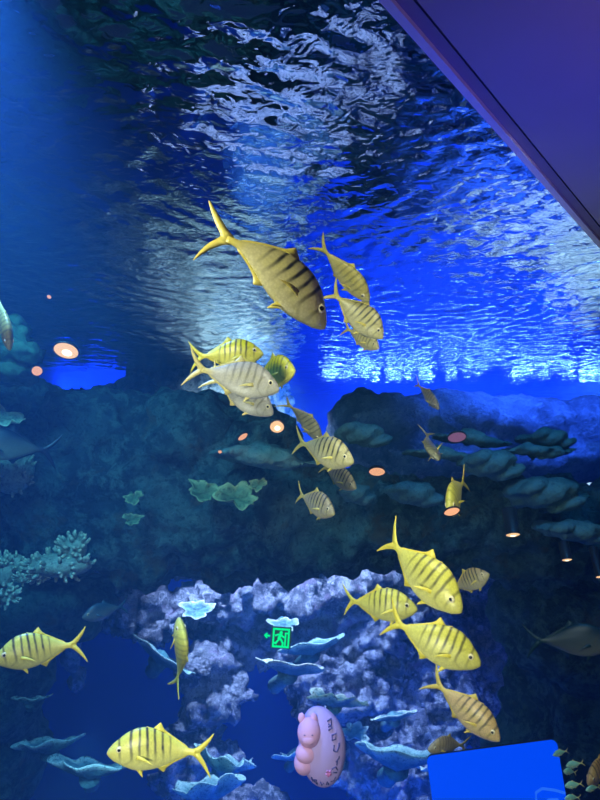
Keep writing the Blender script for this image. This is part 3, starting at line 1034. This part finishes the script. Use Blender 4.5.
def rounded(bm, w, h, r, th, y0):
    pts = []
    for cx, cy, a0 in ((w / 2 - r, h / 2 - r, 0), (-w / 2 + r, h / 2 - r, 90), (-w / 2 + r, -h / 2 + r, 180), (w / 2 - r, -h / 2 + r, 270)):
        for t in range(7):
            a = math.radians(a0 + 15 * t)
            pts.append((cx + r * math.cos(a), cy + r * math.sin(a)))
    A = [bm.verts.new((x, y0, z)) for x, z in pts]
    B = [bm.verts.new((x, y0 + th, z)) for x, z in pts]
    bm.faces.new(A)
    bm.faces.new(B)
    m = len(pts)
    for i in range(m):
        bm.faces.new((A[i], A[(i + 1) % m], B[(i + 1) % m], B[i]))


bm = bmesh.new()
rounded(bm, 131 * q, 91 * q, 6 * q, 0.03, 0.004)
from_bm('casing', bm, M['black'], scr, False)
bm = bmesh.new()
rounded(bm, 133 * q, 93 * q, 6 * q, 0.006, -0.003)
from_bm('display', bm, M['screen'], scr, False)
bm = bmesh.new()
for pts in ([(66, -4), (56, 0), (44, 3), (37, 0), (36, -8), (40, -16), (48, -22)], [(58, -9), (48, -8), (44, -14), (48, -22)], [(-60, -14), (-45, -12), (-30, -16), (-14, -15), (0, -20)]):
    add_tube(bm, [(x * q, -0.004, z * q) for x, z in pts], [1.4 * q] * len(pts), 6)
from_bm('wavy_marks', bm, M['swirl'], scr)

# ------------------------------------------------------------------ pink bear toy, a pane reflection built as a solid toy
M['pink'] = plain('pink_plush', (0.88, 0.44, 0.64), 0.7, 0, 0.06, 12)
M['lilac'] = plain('lilac_plush', (0.60, 0.40, 0.72), 0.6, 0, 0.06, 12)
M['ink'] = plain('dark_print', (0.08, 0.06, 0.22), 0.5)
M['rosy'] = plain('rose_print', (0.80, 0.25, 0.50), 0.5)
td = 3.3
u = td / FPX
toy = empty('bear_toy_reflection', at(318, 742, td))
tag(toy, 'reflected pink bear faced egg shaped plush toy with printed letters', 'toy')


def tp(x, y, dep=0.0):
    """a point of the toy, in picture pixels from its middle"""
    return V((x * u, dep, -y * u))


bm = bmesh.new()
g = add_ball(bm, tp(4, 4), (23.5 * u, 15 * u, 38 * u), 4)
for v in g:
    t = v.co.z / (38 * u)
    v.co.x += (-0.04 * t - 0.10 * max(0, t) ** 2) * 38 * u
from_bm('body', bm, M['lilac'], toy)
bm = bmesh.new()
add_ball(bm, tp(-9, -13, -11 * u), (11.5 * u, 9 * u, 14.5 * u), 4)
head = from_bm('head', bm, M['pink'], toy)
for x in (-16, -6):
    bm = bmesh.new()
    add_ball(bm, tp(x - 0.5 if x < -10 else x + 1.5, -26.5, -11 * u), (3.6 * u, 2.4 * u, 5.0 * u), 3)
    from_bm('ear', bm, M['pink'], toy)
for x in (-13.5, -6):
    bm = bmesh.new()
    add_ball(bm, tp(x, -13.5, -19.6 * u), (0.95 * u, 0.5 * u, 0.6 * u), 2)
    from_bm('eye', bm, M['ink'], toy)
bm = bmesh.new()
add_ball(bm, tp(-9.5, -8.5, -16.5 * u), (7 * u, 4 * u, 5.5 * u), 3)
from_bm('muzzle', bm, M['pink'], toy)
bm = bmesh.new()
add_ball(bm, tp(-12, 7, -9 * u), (10.5 * u, 7 * u, 10 * u), 3)
from_bm('chest', bm, M['pink'], toy)
bm = bmesh.new()
add_ball(bm, tp(-14, 17, -5 * u), (10 * u, 8 * u, 12 * u), 3)
from_bm('paw', bm, M['pink'], toy)


def surf(x, y):
    """depth of the toy's front at a picture offset"""
    a = (x - 4) / 23.5
    b = (y - 4) / 38
    return -15 * u * math.sqrt(max(0.02, 1 - a * a - b * b)) - 0.0015


def stroke(bm, pts, w=0.75):
    add_tube(bm, [tp(x, y, surf(x, y)) for x, y in pts], [w * u] * len(pts), 6)


letters = [[(9, -23), (13, -25), (13, -20), (10, -18)], [(10, -21), (14, -17), (10, -15.5)],
           [(13.5, -11), (17.5, -12), (17, -7), (13.5, -6.5), (13.5, -11)],
           [(15.5, -2), (15, 3), (18, 4.5), (20.5, 0), (20.5, -3)],
           [(17, 14), (20, 11), (20.5, 9)], [(18.5, 13), (18, 17)],
           [(13, 20), (17, 18.5), (18.5, 22)], [(14, 23.5), (18, 24.5)],
           [(12, 33), (15, 32.5), (17, 29)], [(8, 36), (8.5, 32.5), (10, 36)], [(2, 33), (3.5, 37), (5, 34)], [(-4, 33), (-1, 35.5), (-2, 31), (-5, 31.5)], [(-7, 29), (-5, 33)]]
for L in letters:
    bm = bmesh.new()
    stroke(bm, L)
    from_bm('letter', bm, M['ink'], toy)
bm = bmesh.new()
for k_ in range(5):
    a = 2 * PI * k_ / 5 + 0.4
    x, y = 10 + 3 * math.cos(a), 24 + 3.6 * math.sin(a)
    stroke(bm, [(10, 24), ((10 + x) / 2 + .8, (24 + y) / 2), (x, y), ((10 + x) / 2 - .8, (24 + y) / 2 + .6)], 0.9)
from_bm('flower_print', bm, M['rosy'], toy)

# ------------------------------------------------------------------ lights


def light(kind, name, loc, aim, energy, color, size=0.3, angle=60, blend=0.6):
    ld = bpy.data.lights.new(name, kind)
    ld.energy = energy
    ld.color = color
    if kind == 'SPOT':
        ld.spot_size = math.radians(angle)
        ld.spot_blend = blend
        ld.shadow_soft_size = size
    elif kind == 'AREA':
        ld.shape = 'RECTANGLE'
        ld.size = size if isinstance(size, (int, float)) else size[0]
        ld.size_y = size if isinstance(size, (int, float)) else size[1]
    else:
        ld.shadow_soft_size = size
    o = bpy.data.objects.new(name, ld)
    COL.objects.link(o)
    o.location = loc
    d = V(aim) - V(loc)
    o.rotation_euler = d.to_track_quat('-Z', 'Y').to_euler()
    return o


# white light on the fish: a key from above and added fill
light('SPOT', 'front_light', (-1.3, 0.7, 2.6), (0.2, 3.0, 1.1), 210, (1.0, 0.95, 0.80), 0.2, 90, 0.9)
light('SPOT', 'front_light', (0.75, 1.75, 2.5), (0.5, 3.2, 0.9), 90, (1.0, 0.95, 0.80), 0.2, 110, 0.9)
light('SPOT', 'front_light', (-0.7, 0.8, 0.3), (0.2, 3.0, 0.9), 150, (1.0, 0.95, 0.80), 0.2, 100, 0.9)  # low fill added to even out the light on the fish
# blue lamps behind the arch
light('AREA', 'blue_lamp', (4.5, 14.6, 4.1), (4.0, 18.5, 0.5), 1200, (0.04, 0.16, 1.0), (7, 1.0))
light('AREA', 'blue_lamp', (-4.5, 17.2, 4.1), (-4.0, 18.5, 2.5), 160, (0.04, 0.16, 1.0), (6, 0.6))
rg = random.Random(11)
for i in range(52):
    # unseen small lights added in a shallow arc, mirrored as glints on the ripples
    f = (i + rg.random()) / 52
    lx = 0.8 + 8.2 * f
    arc = 0.35 + 1.05 * math.sin(PI * min(1, f * 1.05)) ** 0.8
    deep = arc * rg.choice((0.35, 0.5, 0.6, 0.7, 0.85, 1.0)) + abs(rg.gauss(0, .15))
    big = i % 6 == 0
    lz = WATER_Z - 0.08 - deep
    light('AREA', 'glint_source', (lx, 18.0, lz), (lx * 0.4, 8.0, lz + 1.5), 2.0 if big else 0.6, (0.40, 0.72, 1.0), (0.5, 0.11) if big else (0.15, 0.09)).data.shape = 'ELLIPSE'
light('SPOT', 'reef_light', (-0.6, 8.2, 3.6), (-0.1, 9.8, -1.4), 4300, (0.58, 0.64, 1.0), 0.3, 60, 0.5)
light('SPOT', 'reef_light', (-1.7, 5.3, -0.3), (-2.0, 5.9, -2.4), 110, (0.40, 0.75, 1.0), 0.1, 80, 0.8)  # unseen spot added to brighten the ledge corals
light('SPOT', 'reef_light', (-1.4, 12.4, 4.0), (-1.2, 15.4, 1.2), 950, (0.80, 0.92, 1.0), 0.3, 110, 0.9)  # unseen spot added so the cliff mirrors pale in the water
light('SPOT', 'reef_light', (5.4, 10.4, 4.0), (5.6, 13.2, 0.2), 2000, (0.9, 0.95, 1.0), 0.3, 90, 0.7)  # unseen spot added to whiten the rock mirrored in the ripples
light('SPOT', 'ridge_fill', (3.0, 7.0, 4.0), (3.2, 8.9, 2.4), 1700, (0.04, 0.14, 1.0), 0.3, 100, 0.8)  # unseen spot added to turn the dark ridge blue
light('AREA', 'blue_fill', (0.2, 7.6, -4.2), (0.4, 10, -1.0), 160, (0.02, 0.12, 1.0), (3, 2))
light('SPOT', 'haze_fill', (-1.55, 2.4, 4.15), (-1.5, 3.0, 0), 1700, (0.15, 0.38, 1.0), 0.2, 75, 0.9)  # unseen spot added to brighten the haze at the upper left
light('SPOT', 'teal_fill', (-1.8, 2.6, 3.2), (-1.6, 6.0, 1.4), 520, (0.14, 0.62, 0.85), 0.3, 80, 0.8)  # unseen spots, added to tint the arch face teal and blue
light('SPOT', 'teal_fill', (1.6, 3.4, 3.3), (1.8, 6.0, 1.7), 200, (0.06, 0.42, 1.0), 0.3, 90, 0.8)
# added spot that warms the rock around the brightest lamp
light('SPOT', 'lamp_glow', at(280, 418, 4.2), at(268, 440, 6.0), 16, (1.0, 0.5, 0.3), 0.05, 70, 0.8)
# the visitors' side
light('POINT', 'ceiling_fill', (1.15, 0.95, 2.2), (0, 0, 0), 2.6, (1.0, 0.42, 0.30), 0.2)
light('SPOT', 'ceiling_fill', (0.75, 1.55, 1.2), (0.64, 1.80, 2.6), 40, (0.04, 0.06, 1.0), 0.2, 80, 1.0)  # added spot standing in for the tank's blue glow on the ceiling

w = bpy.data.worlds.new('World')
S.world = w
w.use_nodes = True
bg = w.node_tree.nodes['Background']
bg.inputs[0].default_value = (0.02, 0.05, 0.22, 1)
bg.inputs[1].default_value = 0.25

S.view_settings.view_transform = 'Standard'
S.view_settings.look = 'None'
S.view_settings.exposure = 0
S.view_settings.gamma = 1
S.view_settings.use_curve_mapping = False
c = S.cycles
c.use_denoising = True
c.caustics_reflective = False
c.caustics_refractive = False
c.max_bounces = 8
c.sample_clamp_indirect = 4
